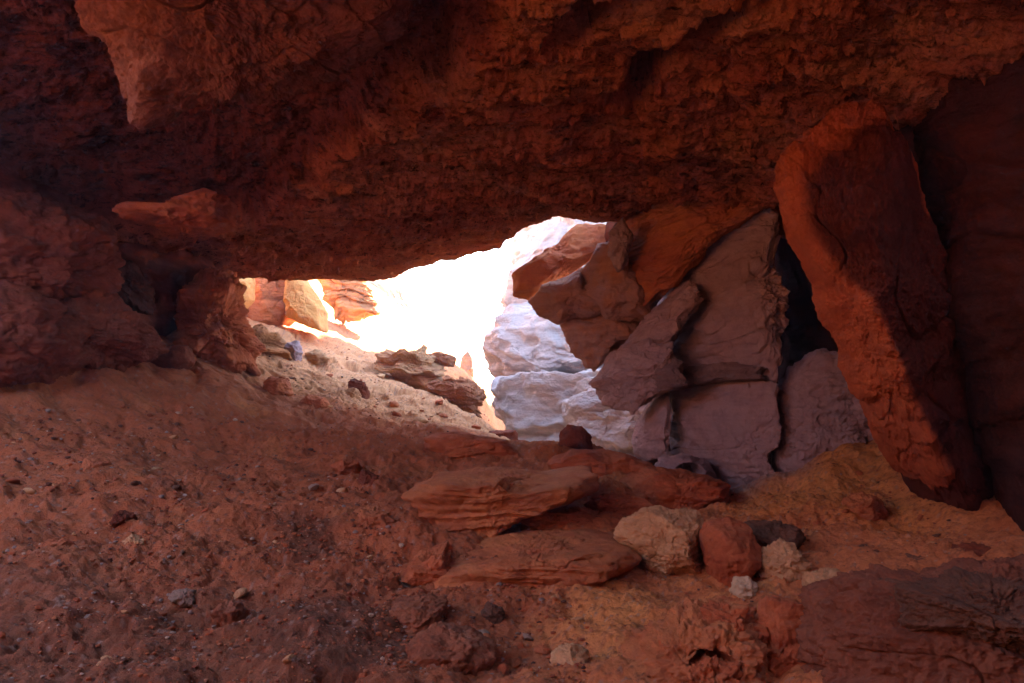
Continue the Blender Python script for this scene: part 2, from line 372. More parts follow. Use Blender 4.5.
for k in range(1, n_up + 1):
    t = k / n_up; zz = zl + t * 1.6
    yy = inner[:, -1, 1] + .12 * math.sin(min(1, t * 6) * math.pi / 2) - .5 * t
    Pn = np.c_[cx, yy, zz * 2.5]; yy = yy + (.22 * fbm(Pn * [.7, .7, 1.3], 1.2, 4, seed=42)) * min(1, t * 12)
    up.append(np.stack([cx, yy, zz], -1))
for k in range(1, n_back + 1):
    t = k / n_back; up.append(np.stack([cx, up[n_up - 1][:, 1] * (1 - t) - 7 * t, up[n_up - 1][:, 2] + .3 * math.sin(3 * t)], -1))
Vc = np.concatenate([inner, np.stack(up, 1)], 1)
n1 = sstep(-.35, .35, fbm(P, .7, 4, seed=44))[:, None]; n2 = sstep(.0, .5, fbm(P * [.6, 1.6, 1], 1.2, 4, seed=45))[:, None]
rc = np.array([.60,.190,.085]) * (1 - n1) + np.array([.64,.255,.125]) * n1; rc = rc + (np.array([.44,.110,.052]) - rc) * n2 * .7
dd = sdf(x, y, RC[0][0]) + .3 * edge; rc = rc + (np.array([.20,.052,.030]) - rc) * sstep(.1, -.15, dd)[:, None] * .9  # shade of the big left recess painted into the colour
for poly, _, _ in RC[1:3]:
    dd = sdf(x, y, poly) + .1 * edge; rc = rc + (np.array([.20,.052,.030]) - rc) * sstep(.04, -.06, dd)[:, None] * .85     # shade of two smaller recesses painted darker
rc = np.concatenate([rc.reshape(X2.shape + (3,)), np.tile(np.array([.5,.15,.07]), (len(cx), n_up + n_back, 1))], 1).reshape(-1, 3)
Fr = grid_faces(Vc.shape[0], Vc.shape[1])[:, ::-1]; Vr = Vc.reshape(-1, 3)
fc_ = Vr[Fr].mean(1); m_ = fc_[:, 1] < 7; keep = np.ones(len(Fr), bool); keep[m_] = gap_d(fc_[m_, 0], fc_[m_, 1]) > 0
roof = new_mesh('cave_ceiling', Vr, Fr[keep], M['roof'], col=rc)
tag(roof, 'pitted flaking red sandstone roof over the cave mouth', 'cave ceiling', kind='structure')

# ------------------------------------------------------------------ cave side walls
def wall_sheet(name, path, z0, z1, mat, n, label, out=1.0, seed=1, ds=.03, dz=.03):
    p = np.array(path, float); L = np.r_[0, np.cumsum(np.hypot(*np.diff(p, axis=0).T))]
    s = axis([(0, L[-1], ds)]); bx = np.interp(s, L, p[:, 0]); by = np.interp(s, L, p[:, 1])
    kw = max(3, int(.5 / ds)); ker = np.ones(kw) / kw
    pad = lambda a: np.convolve(np.pad(a, kw // 2, mode='edge'), ker, 'valid')[:len(a)]
    bx, by = pad(bx), pad(by)
    tx = np.gradient(bx); ty = np.gradient(by); l = np.hypot(tx, ty); nx, ny = ty / l * out, -tx / l * out
    zz = axis([(z0, z1, dz)])
    A, Z = np.meshgrid(np.arange(len(s)), zz, indexing='ij'); A = A.ravel(); Z = Z.ravel()
    P = np.c_[bx[A], by[A], Z]
    d = .45 * fbm(P, .55, 3, seed=seed) + .18 * ridged(P, 1.1, 4, seed=seed) + .10 * (terr(fbm(P * [.5, .5, 2.2], 1.0, 4, seed=seed + 1), 6, .7)) + .04 * fbm(P, 5, 4, seed=seed + 2)
    V = np.c_[P[:, 0] + nx[A] * d, P[:, 1] + ny[A] * d, Z]
    return tag(new_mesh(name, V, grid_faces(len(s), len(zz)), mat), label, 'cave wall', kind='structure')
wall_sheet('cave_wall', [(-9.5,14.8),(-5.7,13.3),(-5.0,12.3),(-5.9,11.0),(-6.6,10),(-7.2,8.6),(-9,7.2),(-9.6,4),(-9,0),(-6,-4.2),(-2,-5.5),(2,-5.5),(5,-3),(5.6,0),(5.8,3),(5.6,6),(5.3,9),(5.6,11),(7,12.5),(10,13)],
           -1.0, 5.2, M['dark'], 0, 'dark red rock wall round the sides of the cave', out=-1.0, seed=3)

# ------------------------------------------------------------------ rocks
def rock_shape(poly, Y0, thick, sub=5, k=0.0, l=0.0, box=3.0, cuts=6, amp=.05, strata=0.0, sfreq=6.0, seed=1, dents=(), rough=1.0, cutd=(.8, .95), top=0.0):
    """closed rock whose front silhouette follows poly, standing on a plane leaning by k (dY/dX) and l (dY/dZ)"""
    rs = np.random.RandomState(seed)
    px = np.array([p[0] for p in poly], float); py = np.array([p[1] for p in poly], float)
    u, v = (px - HX) / F, (HY - py) / F
    a = np.roll(px, -1) * py - px * np.roll(py, -1); ar = a.sum() / 2
    cxp = ((px + np.roll(px, -1)) * a).sum() / (6 * ar); cyp = ((py + np.roll(py, -1)) * a).sum() / (6 * ar)
    X0, Z0 = (cxp - HX) / F * Y0, CZ + (HY - cyp) / F * Y0
    Yp = (Y0 - k * X0 + l * (CZ - Z0)) / (1 - k * u - l * v)
    X, Z = u * Yp - X0, CZ + v * Yp - Z0
    nA = 720; th = np.linspace(-math.pi, math.pi, nA, endpoint=False); R = np.zeros(nA)
    for i in range(len(X)):
        x1, z1, x2, z2 = X[i], Z[i], X[(i + 1) % len(X)], Z[(i + 1) % len(X)]
        dx, dz = x2 - x1, z2 - z1; den = np.cos(th) * dz - np.sin(th) * dx
        with np.errstate(all='ignore'):
            t = (x1 * dz - z1 * dx) / den; w = (x1 * np.sin(th) - z1 * np.cos(th)) / den
        ok = (t > 0) & (w >= -1e-6) & (w <= 1 + 1e-6) & np.isfinite(t); R = np.where(ok, np.maximum(R, np.where(ok, t, 0)), R)
    R[R == 0] = np.median(R[R > 0])
    kr = np.ones(9) / 9; R = np.convolve(np.r_[R[-4:], R, R[:4]], kr, 'valid')
    D, Fc = ico(sub)
    rho = np.hypot(D[:, 0], D[:, 2]); sc = 1 / (rho ** box + np.abs(D[:, 1]) ** box) ** (1 / box)
    q = D * sc[:, None]                                           # unit rounded box
    for _ in range(cuts):
        n = rs.normal(size=3); n[1] = -abs(n[1]) - .25 if rs.rand() < .75 else n[1]; n /= np.linalg.norm(n)
        dd = rs.uniform(*cutd) * np.percentile(q @ n, 97)
        e = np.clip(q @ n - dd, 0, None); q = q - e[:, None] * n * .93
    ang = np.arctan2(q[:, 2], q[:, 0]); Rv = np.interp(ang, np.r_[th, math.pi], np.r_[R, R[0]])
    rr = np.hypot(q[:, 0], q[:, 2])
    V = np.c_[np.cos(ang) * rr * Rv, q[:, 1] * thick, np.sin(ang) * rr * Rv]
    size = np.sqrt(np.mean(R) * 1.0); base = np.mean(R)
    nrm = V / np.array([base, thick, base]); nrm /= np.linalg.norm(nrm, axis=1)[:, None] + 1e-9
    Wp = V + [X0, Y0, Z0]
    d = amp * (1.3 * fbm(Wp, .9 / base, 3, seed=seed) + .8 * fbm(Wp, 2.2 / base, 4, seed=seed + .3)) * base
    d = d + .035 * rough * base ** .6 * (ridged(Wp, 3.2, 4, seed=seed + .6) - .6) + .012 * rough * fbm(Wp, 13, 4, .6, seed=seed + .8)
    wq = Wp + .15 * base * np.c_[fbm(Wp, 1.5 / base, 2, seed=seed + .2), fbm(Wp, 1.5 / base, 2, seed=seed + .4), 0 * Wp[:, 0]]
    d = d + .07 * rough * base ** .7 * (terr(fbm(wq * [1, 1, 1.7], 1.7 / base, 4, .55, seed=seed + 1.1), 5, .78))
    ck = np.abs(perlin(wq * [1, 1, 1.5] * 1.3 / base + seed)); d = d - .05 * rough * base ** .7 * (1 - sstep(.0, .035, ck))
    d = d + .010 * rough * fbm(Wp, 32, 2, .6, seed=seed + 1.3)
    if strata:
        q2 = Wp[:, 2] * sfreq * .16 + .35 * fbm(Wp, .8, 3, seed=seed + .5)
        d = d + strata * (terr(fbm(np.c_[0 * q2, 0 * q2, q2 * 3], 1.0, 3, .6, seed=seed + .9) + .12 * fbm(Wp, 3, 3, seed=seed), 5, .6))
    V = V + nrm * d[:, None]
    for (dx_, dy_, rx, ry, dep) in dents:
        xx, zz = (dx_ - HX) / F * Y0 - X0, CZ + (HY - dy_) / F * Y0 - Z0
        w = ((V[:, 0] - xx) / (rx / F * Y0)) ** 2 + ((V[:, 2] - zz) / (ry / F * Y0)) ** 2
        V[:, 1] += dep * (1 - sstep(.5, 1.2, w)) * (V[:, 1] < 0)
    V[:, 1] += k * V[:, 0] + l * V[:, 2]
    rock_shape.edge = sstep(.82, .95, rr) * (np.cos(ang) < .3)
    return V + [X0, Y0, Z0], Fc, (X0, Y0, Z0 + Z.min())
def rock(name, poly, Y0, thick, mat, label=None, cat=None, group=None, parent=None, cols=None, **kw):
    V, Fc, base = rock_shape(poly, Y0, thick, **kw); col = None
    if cols:
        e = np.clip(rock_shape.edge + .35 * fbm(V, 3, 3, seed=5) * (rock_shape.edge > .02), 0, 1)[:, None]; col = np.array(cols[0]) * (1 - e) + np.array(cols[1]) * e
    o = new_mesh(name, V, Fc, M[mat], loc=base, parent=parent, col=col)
    return tag(o, label, cat, group)
def empty(name, loc, label, cat, group=None):
    o = bpy.data.objects.new(name, None); COL.objects.link(o); o.location = loc
    bpy.context.view_layer.update(); return tag(o, label, cat, group)
def floor_rock(name, poly, thick, mat, label, cat, group=None, base=None, back=.7, bury=.6, **kw):
    px = [p[0] for p in poly]; py = [p[1] for p in poly]
    mid = min(py) + .55 * (max(py) - min(py)); poly = [(p[0], p[1] + max(0, p[1] - mid) * bury) for p in poly]
    b = base or (sum(px) / len(px), max(py) - 2)
    Y = float(on_ground(*b)[1][0])
    return rock(name, poly, Y + thick * back, thick, mat, label, cat, group, **kw)

# --- right-hand cliff of purple rock: one body of bedrock, its blocks are parts
cl = empty('rock_cliff', (2.4, 10, .4), 'tall purple grey cliff cracked into blocks right of the cave mouth', 'cliff')
rock('face_block', [(668,388),(690,372),(740,372),(768,384),(774,440),(770,500),(740,530),(716,530),(692,500),(670,480)], 9.9, .55, 'purple', parent=cl, k=-1.5, sub=7, box=5, amp=.03, seed=11, rough=1.1)
rock('face_block', [(640,420),(663,384),(667,388),(668,468),(640,468),(632,445)], 10.5, .4, 'purple', parent=cl, k=-1.3, sub=6, box=4, amp=.03, seed=12, rough=1.1)
rock('face_block', [(655,330),(672,270),(700,230),(748,205),(776,212),(782,330),(770,388),(700,374),(670,380),(655,365)], 9.9, .55, 'purple', parent=cl, k=-1.5, l=.05, sub=7, box=5, amp=.05, strata=.03, sfreq=12, seed=13, rough=1.1)
rock('crumbling_band', [(652,384),(700,366),(768,366),(770,382),(700,384),(655,396)], 9.8, .5, 'knob', parent=cl, k=-1.4, sub=7, amp=.10, seed=14, rough=1.4, strata=.05)
rock('knob', [(600,372),(622,346),(650,330),(668,345),(664,384),(646,400),(630,412),(606,402),(590,382)], 10.3, .55, 'purple', parent=cl, k=-1.0, sub=7, amp=.10, seed=16, rough=.9, strata=.05, sfreq=10)
rock('knob', [(618,352),(650,312),(690,276),(704,300),(676,340),(645,362)], 10.15, .5, 'purple', parent=cl, k=-1.2, sub=7, amp=.07, seed=17, rough=.9, strata=.035, sfreq=10)
rock('knob', [(622,362),(650,348),(684,360),(684,386),(655,396),(628,388)], 10.0, .5, 'knob', parent=cl, k=-1.2, sub=7, amp=.08, seed=18, rough=.9, strata=.035, sfreq=10)
rock('foot_block', [(652,478),(660,459),(684,454),(706,459),(716,480),(702,490),(660,488)], 9.5, .4, 'purple', parent=cl, sub=6, seed=19, dents=[(683,470,13,9,.45)])
rock('recess_block', [(596,230),(640,190),(800,180),(800,500),(660,480),(640,400),(620,340)], 12.0, .7, 'dark', parent=cl, sub=5, seed=21)
rock('recess_block', [(745,180),(860,160),(905,300),(940,480),(820,520),(730,520),(760,400),(775,300)], 10.6, .6, 'deepshade', parent=cl, sub=6, seed=20, k=-.2)
# --- boulders wedged between cliff and roof
g = 'boulders wedged under the roof beside the cliff'
rock('boulder', [(612,300),(606,262),(620,228),(640,204),(664,180),(745,175),(768,205),(722,236),(694,264),(668,292),(640,308)], 10.1, .55, 'orange', 'large orange boulder jammed between the roof and the purple cliff', 'boulder', g, k=-1.1, sub=7, seed=22, amp=.06, strata=.08, sfreq=9)
rock('boulder', [(609,232),(622,219),(632,238),(630,264),(618,272),(609,252)], 9.95, .25, 'purple', 'small purple knob of rock on the left side of the large orange boulder', 'boulder', g, sub=6, seed=23, amp=.08)
rock('boulder', [(582,270),(600,244),(614,240),(626,262),(660,296),(652,322),(606,320),(586,294)], 10.7, .45, 'mauve', 'rounded mauve boulder with an orange belly below the large orange boulder', 'boulder', g, k=-.2, sub=6, seed=24, amp=.05)
rock('boulder', [(529,301),(550,280),(582,268),(592,290),(612,306),(596,317),(560,322),(536,314)], 11.2, .5, 'mauve', 'long egg shaped mauve boulder pointing out towards the sky', 'boulder', g, k=-.3, sub=6, seed=25, amp=.05)
rock('boulder', [(512,274),(538,258),(560,240),(576,226),(606,226),(612,246),(586,264),(556,282),(530,300),(514,296)], 12.6, .6, 'orange', 'orange rock ridge with a sunlit crest touching the roof edge by the sky', 'boulder', g, k=-.2, sub=6, seed=26, amp=.05)
rock('boulder', [(560,318),(600,306),(640,306),(652,330),(622,350),(596,372),(570,350)], 11.3, .5, 'mauve', 'shadowed mauve rock tucked under the egg shaped boulder', 'boulder', g, k=-.3, sub=6, seed=27, amp=.1, strata=.06)
rock('boulder', [(772,402),(785,374),(815,352),(846,352),(856,380),(856,430),(850,470),(810,510),(780,500),(772,432)], 9.1, .4, 'purple', 'smooth purple slab boulder standing right of the cliff foot', 'boulder', sub=7, seed=28, amp=.05, k=-.5, rough=1.4, box=4)
rock('boulder', [(840,402),(850,378),(865,367),(884,371),(894,400),(898,436),(872,444),(850,434),(840,416)], 8.75, .3, 'purple', 'knobbly grey purple boulder half hidden behind the leaning red slab', 'boulder', sub=6, seed=29, amp=.08, strata=.05, rough=1.5)
# --- far cliff beyond the mouth
fc = empty('far_cliff', (1.6, 18, .2), 'pale hazy pink grey cliff standing outside beyond the cave mouth', 'cliff')
rock('cliff_block', [(517,120),(517,262),(507,298),(520,322),(560,330),(640,330),(700,330),(700,120)], 19, 1.6, 'hazy', parent=fc, sub=7, box=4, seed=31, amp=.04, strata=.3, sfreq=2, k=-.4)
rock('cliff_block', [(506,306),(493,324),(491,350),(496,372),(520,384),(580,386),(690,390),(690,310),(560,300)], 18, 1.4, 'hazy', parent=fc, sub=7, box=4, seed=32, amp=.05, strata=.3, sfreq=2, k=-.5)
rock('cliff_block', [(500,380),(495,400),(500,430),(505,470),(700,480),(700,380),(600,372),(540,372)], 16.5, 1.2, 'hazy', parent=fc, sub=7, box=3, seed=33, amp=.06, strata=.3, sfreq=3, k=-.6)
rock('cliff_block', [(560,400),(600,380),(650,380),(660,470),(600,470),(570,445)], 14.2, .8, 'hazy', parent=fc, sub=7, box=3, seed=34, amp=.06, strata=.08, k=-.6)
# --- leaning slab and dark wall, right
rock('leaning_slab', [(788,164),(797,138),(822,120),(846,104),(868,112),(894,200),(926,300),(948,370),(966,430),(986,462),(990,512),(972,526),(944,510),(914,470),(889,420),(866,370),(843,315),(813,245),(795,205)],
     6.15, .5, 'litedge', 'tall red rock slab leaning from the floor to the roof at the right', 'rock slab', cols=((.13,.034,.022), (.54,.150,.062)), sub=8, box=9, seed=41, amp=.035, k=.75, l=.05, rough=1.1, cuts=2, strata=.015)  # dark colour paints the shaded face, red the lit edge
rbt = empty('rock_buttress', (4.2, 6.2, .3), 'huge dark red rock bulge filling the shadow right of the leaning slab', 'rock wall')
rock('bulge', [(830,120),(850,40),(900,-80),(1010,-200),(1180,-220),(1180,620),(1045,548),(988,524),(966,430),(940,330),(908,220),(870,150)], 6.9, .7, 'deepshade', parent=rbt, sub=7, seed=42, amp=.06, k=-.5, rough=1.2, box=3, cuts=3)
rock('bulge', [(925,120),(945,50),(985,-30),(1060,-120),(1240,-200),(1240,640),(1090,590),(1030,545),(1000,470),(960,320)], 5.6, .6, 'deepshade', parent=rbt, sub=7, seed=142, amp=.07, k=-.5, rough=1.3, box=2.8, cuts=4)
# --- left side of the cave
rock('hanging_slab', [(30,-60),(62,25),(100,75),(115,100),(124,119),(150,113),(165,103),(205,94),(260,87),(300,80),(330,64),(362,46),(402,24),(425,-60)], 5.3, .45, 'face', 'wedge shaped brown slab hanging down from the roof with pale broken lower edges', 'rock slab', sub=8, seed=143, amp=.05, box=3.2, k=.3, l=-.4, rough=1.5, strata=.03, sfreq=10, cuts=5, cutd=(.7,.9))
rock('rock_ledge', [(108,206),(150,214),(186,206),(214,193),(227,197),(228,223),(202,231),(174,229),(130,222)], 9.2, .5, 'red', 'blocky red ledge jutting under the roof above the dark hollow', 'rock ledge', sub=6, seed=44, amp=.08, strata=.05, rough=1.6)
gl = 'rock outcrops along the left cave wall'
rock('rock_outcrop', [(-90,205),(20,194),(62,199),(96,215),(111,245),(96,282),(60,310),(0,325),(-90,330)], 8.6, .8, 'dark', 'bulging red rock brow at the far left under the roof', 'rock outcrop', gl, sub=7, seed=45, amp=.12, k=.5, strata=.06, rough=1.8)
rock('rock_outcrop', [(-90,300),(0,285),(40,300),(70,318),(75,350),(40,385),(-90,420)], 8.1, .7, 'dark', 'rounded red outcrop beneath the bulging brow at the left edge', 'rock outcrop', gl, sub=7, seed=46, amp=.1, k=.5, rough=1.5)
rock('rock_outcrop', [(60,318),(95,280),(118,300),(140,328),(158,348),(120,368),(70,380)], 9.3, .6, 'dark', 'sloping red rock buttress running down into the dark hollow', 'rock outcrop', gl, sub=7, seed=47, amp=.1, k=.4, rough=1.5)
rock('rock_outcrop', [(158,362),(172,318),(192,280),(224,262),(244,274),(240,310),(250,344),(252,372),(205,376),(170,372)], 11.9, .7, 'red', 'rough broken red outcrop at the edge of the sunlit slope', 'rock outcrop', gl, sub=7, seed=48, amp=.14, rough=2.2, strata=.1)
rock('rock_outcrop', [(96,262),(120,255),(142,285),(150,315),(128,312),(104,292)], 10.2, .5, 'deepshade', 'shadowed rock shoulder inside the dark hollow', 'rock outcrop', gl, sub=6, seed=49, amp=.12, rough=1.6)
gb = 'dark boulders at the foot of the left wall'
floor_rock('boulder', [(86,352),(92,334),(112,330),(126,342),(128,366),(108,374),(90,370)], .3, 'dark', 'dark red block under the left wall below the sloping buttress', 'boulder', gb, sub=5, seed=50)
floor_rock('boulder', [(130,352),(165,344),(186,346),(192,362),(170,372),(134,368)], .35, 'dark', 'low dark slab lying right of the dark red block in shade', 'boulder', gb, sub=5, seed=51, strata=.03)
# --- terraces and slabs of the cave floor
gt = 'bedrock slabs stepping up the cave floor'
kw = dict(sub=7, box=9, strata=.05, sfreq=20, rough=.8, cuts=3, cutd=(.85,.97), back=.45, bury=.4)
floor_rock('rock_slab', [(412,488),(440,476),(500,475),(548,478),(590,470),(596,486),(564,499),(522,506),(496,518),(460,520),(428,506)], .75, 'orange', 'thick red slab with an undercut dark front in the middle of the floor', 'rock slab', gt, base=(480,526), seed=61, amp=.05, **kw)
floor_rock('rock_slab', [(508,508),(540,502),(580,508),(604,518),(596,530),(560,526),(525,518)], .5, 'orange', 'thin pointed slab lying below the thick undercut slab', 'rock slab', gt, base=(560,524), seed=62, amp=.05, **kw)
floor_rock('rock_slab', [(398,572),(420,556),(445,548),(456,572),(430,578)], .35, 'red', 'small wedge of red rock at the left end of the lowest step', 'rock slab', gt, base=(425,574), seed=63, amp=.05, **kw)
floor_rock('rock_slab', [(420,572),(446,554),(500,545),(560,540),(622,543),(640,554),(615,570),(570,576),(500,580),(440,580)], .7, 'orange', 'long low red step with a shaded front crossing the floor', 'rock slab', gt, base=(530,574), seed=64, amp=.05, **kw)
floor_rock('rock_slab', [(548,462),(575,450),(620,452),(648,462),(644,474),(600,478),(560,476)], .6, 'red', 'red ledge directly below the dark round boulder', 'rock slab', gt, base=(600,474), seed=65, amp=.05, **kw)
floor_rock('rock_slab', [(620,480),(650,470),(690,474),(718,480),(722,498),(690,506),(650,504),(626,494)], .6, 'red', 'deep red ledge beside the dark pit under the cliff', 'rock slab', gt, base=(670,502), seed=66, amp=.06, **kw)
floor_rock('rock_slab', [(584,492),(610,480),(645,486),(650,500),(630,512),(596,508)], .5, 'orange', 'layered orange ledge right of the thick undercut slab', 'rock slab', gt, base=(620,508), seed=67, amp=.06, **kw)
floor_rock('rock_slab', [(425,436),(460,432),(505,440),(520,450),(500,460),(460,456),(430,446)], .6, 'red', 'broken red ledge on the crest under the square dark slab', 'rock slab', gt, base=(470,452), seed=68, amp=.06, **kw)
gs = 'flat slabs on the left slope'
floor_rock('rock_slab', [(338,514),(360,507),(386,510),(398,518),(392,528),(366,530),(350,524)], .3, 'orange', 'flat tan slab tilted on the left slope left of the floor steps', 'rock slab', gs, sub=6, seed=70, box=4)
floor_rock('rock_slab', [(402,498),(425,500),(436,504),(432,511),(412,512)], .2, 'orange', 'small flat slab just above the tilted tan slab', 'rock slab', gs, sub=5, seed=71, box=4)
floor_rock('rock_slab', [(392,604),(420,600),(446,602),(442,620),(420,632),(396,622)], .25, 'rust', 'brown slab poking from the gravel at lower centre left', 'rock slab', gs, sub=6, seed=72)
floor_rock('rock_slab', [(408,642),(440,628),(480,638),(498,650),(488,664),(450,674),(414,668)], .28, 'rust', 'larger brown slab with a chipped edge below the brown gravel slab', 'rock slab', gs, sub=6, seed=73)
gk = 'larger stones lying on the left slope'
for poly, th, mt, lb in [
  ([(36,549),(44,541),(62,539),(72,546),(66,554),(46,556)], .12, 'red', 'flat tan red stone low on the left slope near the left edge of the view'),
  ([(78,470),(88,456),(104,462),(114,474),(100,482),(84,480)], .2, 'red', 'blocky red stone high on the left slope below the dark block'),
  ([(124,541),(132,535),(143,540),(145,546),(130,548)], .07, 'pale', 'small pale flake of stone halfway down the left slope'),
  ([(110,520),(117,511),(129,513),(134,522),(122,526)], .12, 'dark', 'dark red stone in the hollow of the left slope'),
  ([(82,620),(90,612),(104,614),(108,622),(94,628)], .08, 'grey', 'grey pebble low on the left slope above the darkened corner'),
  ([(170,595),(178,588),(192,592),(196,600),(182,604)], .08, 'grey', 'grey brown stone beside the dark gravel patch on the left slope'),
  ([(210,610),(222,600),(240,604),(246,616),(230,622),(214,620)], .12, 'rust', 'rounded rust brown stone at the left end of the dark gravel patch'),
  ([(150,486),(160,478),(174,482),(178,490),(162,494)], .14, 'rust', 'dull brown stone on the upper left slope in half shade'),
  ([(330,466),(345,458),(358,462),(362,472),(344,476)], .2, 'red', 'red block stuck in the slope above the flat tan slabs'),
  ([(352,482),(362,470),(378,476),(382,488),(366,492)], .18, 'dark', 'dark red splinter of rock above the flat tan slabs'),
  ([(262,388),(270,376),(286,380),(292,392),(278,398)], .3, 'red', 'red block on the edge of the sunlight below the rough outcrop'),
  ([(298,402),(308,394),(324,398),(330,406),(314,412)], .28, 'red', 'low red block along the edge of the sunlight on the slope'),
  ([(480,612),(488,604),(502,606),(506,616),(494,622)], .09, 'umber', 'dark brown stone on the gully floor below the lowest step')]:
    floor_rock('stone', poly, th, mt, lb, 'stone', gk, sub=5, seed=int(poly[0][0]) + 300, cuts=7, cutd=(.7, .92), back=.5)
# --- boulders on the floor
floor_rock('boulder', [(559,446),(560,432),(568,425),(582,426),(591,436),(593,448),(576,452)], .28, 'dark', 'dark round boulder alone on the crest against the pale far cliff', 'boulder', sub=6, seed=75, cuts=3, box=2.3, rough=.6, back=.2, bury=.2)
floor_rock('rock_slab', [(487,436),(490,431),(516,430),(518,440),(492,441)], .25, 'dark', 'square dark slab lying flat on the crest below the sky', 'rock slab', sub=5, seed=76, box=6, cuts=2)
gm = 'boulders on the floor at centre right'
floor_rock('boulder', [(615,536),(622,522),(645,512),(680,508),(702,512),(708,530),(704,558),(690,572),(655,576),(640,560),(622,548)], .36, 'pale', 'pale tan boulder with a chiselled top and dark right side', 'boulder', gm, sub=7, seed=77, cuts=9, amp=.06, cutd=(.7,.9))
floor_rock('boulder', [(700,538),(708,524),(730,518),(750,528),(758,550),(752,570),(730,580),(710,566)], .3, 'red', 'smooth rounded red boulder touching the pale tan boulder', 'boulder', gm, sub=6, seed=78, cuts=4, box=2.4, rough=.6)
floor_rock('boulder', [(735,528),(760,520),(795,524),(806,536),(796,552),(765,560),(745,552)], .32, 'umber', 'dark red slab leaning behind the rounded red boulder', 'boulder', gm, sub=6, seed=79, base=(770,556), strata=.03)
floor_rock('boulder', [(760,572),(768,552),(785,543),(802,546),(811,560),(800,574),(775,580)], .2, 'pale', 'crumbly pale boulder in front of the dark leaning slab', 'boulder', gm, sub=6, seed=80, amp=.08, rough=1.2, cuts=8)
floor_rock('boulder', [(808,584),(812,574),(830,568),(842,572),(838,592),(826,606),(814,600)], .16, 'pale', 'broken pale rock at the back edge of the huge foreground rock', 'boulder', gm, sub=6, seed=81, amp=.08, rough=1.2, cuts=8)
floor_rock('stone', [(730,590),(736,580),(750,578),(760,584),(756,593),(740,596)], .09, 'white', 'bleached white stone in front of the rounded red boulder', 'stone', sub=5, seed=82)
floor_rock('boulder', [(844,512),(850,498),(864,493),(880,500),(886,512),(870,520),(852,520)], .22, 'orange', 'lone orange boulder on the sandy right slope', 'boulder', sub=6, seed=83, cuts=5)
floor_rock('boulder', [(955,556),(962,547),(980,544),(998,552),(1000,562),(980,566),(960,564)], .16, 'dark', 'flat dark boulder near the foot of the red wall at the right edge', 'boulder', sub=5, seed=84)
floor_rock('rock_slab', [(900,564),(915,556),(940,560),(946,568),(925,573),(905,571)], .15, 'umber', 'thin brown slab half buried behind the huge foreground rock', 'rock slab', sub=5, seed=85)
# --- foreground
rock('boulder', [(806,700),(812,640),(818,600),(850,580),(900,574),(960,580),(1000,572),(1080,560),(1150,720)], 3.75, .55, 'face', 'huge brown rock filling the lower right corner', 'boulder', sub=8, seed=86, amp=.06, rough=1.5, cuts=9, cutd=(.75,.92), k=-.1)
rock('boulder', [(894,602),(905,584),(940,590),(990,576),(1060,590),(1060,650),(960,640),(905,625)], 3.55, .35, 'umber', 'dark ridge of rock lying over the huge foreground rock', 'boulder', sub=8, seed=87, rough=1.4, amp=.07, cuts=7)
rock('boulder', [(758,690),(758,625),(768,598),(790,598),(812,612),(818,650),(812,700)], 4.1, .18, 'red', 'upright red boulder wedged left of the huge foreground rock', 'boulder', sub=6, seed=88, cuts=5)
mg = empty('rock_mound', (.95, 4.2, .1), 'lumpy red earth mound at the bottom right of centre', 'rock mound')
rock('lump', [(590,700),(600,672),(640,640),(690,612),(730,604),(765,620),(775,700)], 4.2, .4, 'orange', parent=mg, sub=7, seed=89, amp=.16, cuts=3, box=2.4, rough=1.8, dents=[(700,650,22,14,.2),(640,690,18,12,.2)], l=.4)
rock('lump', [(690,640),(700,615),(728,602),(758,612),(762,640),(730,655)], 4.25, .25, 'red', parent=mg, sub=6, seed=90, amp=.18, cuts=4, rough=1.8)
rock('lump', [(668,700),(676,668),(705,655),(735,668),(740,700)], 3.95, .2, 'red', parent=mg, sub=6, seed=91, amp=.18, cuts=4, rough=1.8)
floor_rock('stone', [(550,660),(556,648),(575,646),(592,656),(590,668),(570,674),(553,670)], .11, 'pale', 'angular pale stone on the gully floor at the bottom of the view', 'stone', sub=5, seed=92, cuts=9, cutd=(.65,.9))
# --- outside, on the sunlit slope
go = 'sandstone outcrops on the sunlit slope outside'
rock('sandstone_outcrop', [(244,258),(294,258),(293,314),(282,330),(262,331),(247,320)], 17.5, .7, 'brown', 'square brown sandstone block under the roof on the sunlit slope', 'rock outcrop', go, sub=7, box=6, seed=101, cuts=3, rough=.6)
rock('sandstone_outcrop', [(292,258),(308,282),(318,298),(326,312),(326,333),(312,328),(286,316)], 17.2, .5, 'yellow', 'smooth yellow sandstone slab leaning on the square brown block', 'rock outcrop', go, sub=7, box=4, seed=102, cuts=3, rough=.4, k=.3)
rock('sandstone_outcrop', [(230,262),(250,262),(251,300),(240,314),(232,300)], 16, .5, 'yellow', 'yellow sandstone buttress beside the rough red outcrop', 'rock outcrop', go, sub=5, seed=103, rough=.4)
rock('sandstone_outcrop', [(318,264),(345,258),(366,286),(377,302),(372,316),(345,318),(325,302)], 20.5, .8, 'peach', 'layered peach outcrop higher up behind the yellow slab', 'rock outcrop', go, sub=7, seed=104, strata=.35, sfreq=8)
rock('sandstone_outcrop', [(380,356),(400,346),(424,345),(432,362),(440,380),(436,394),(405,388),(388,374)], 17, .8, 'peach', 'broad layered peach outcrop halfway down the sunlit slope', 'rock outcrop', go, sub=7, seed=105, strata=.35, sfreq=9)
rock('sandstone_outcrop', [(430,384),(452,374),(476,384),(482,402),(482,420),(462,414),(440,398)], 15.6, .6, 'brown', 'brown layered outcrop at the lower end of the sunlit slope', 'rock outcrop', go, sub=7, seed=106, strata=.3, sfreq=9)
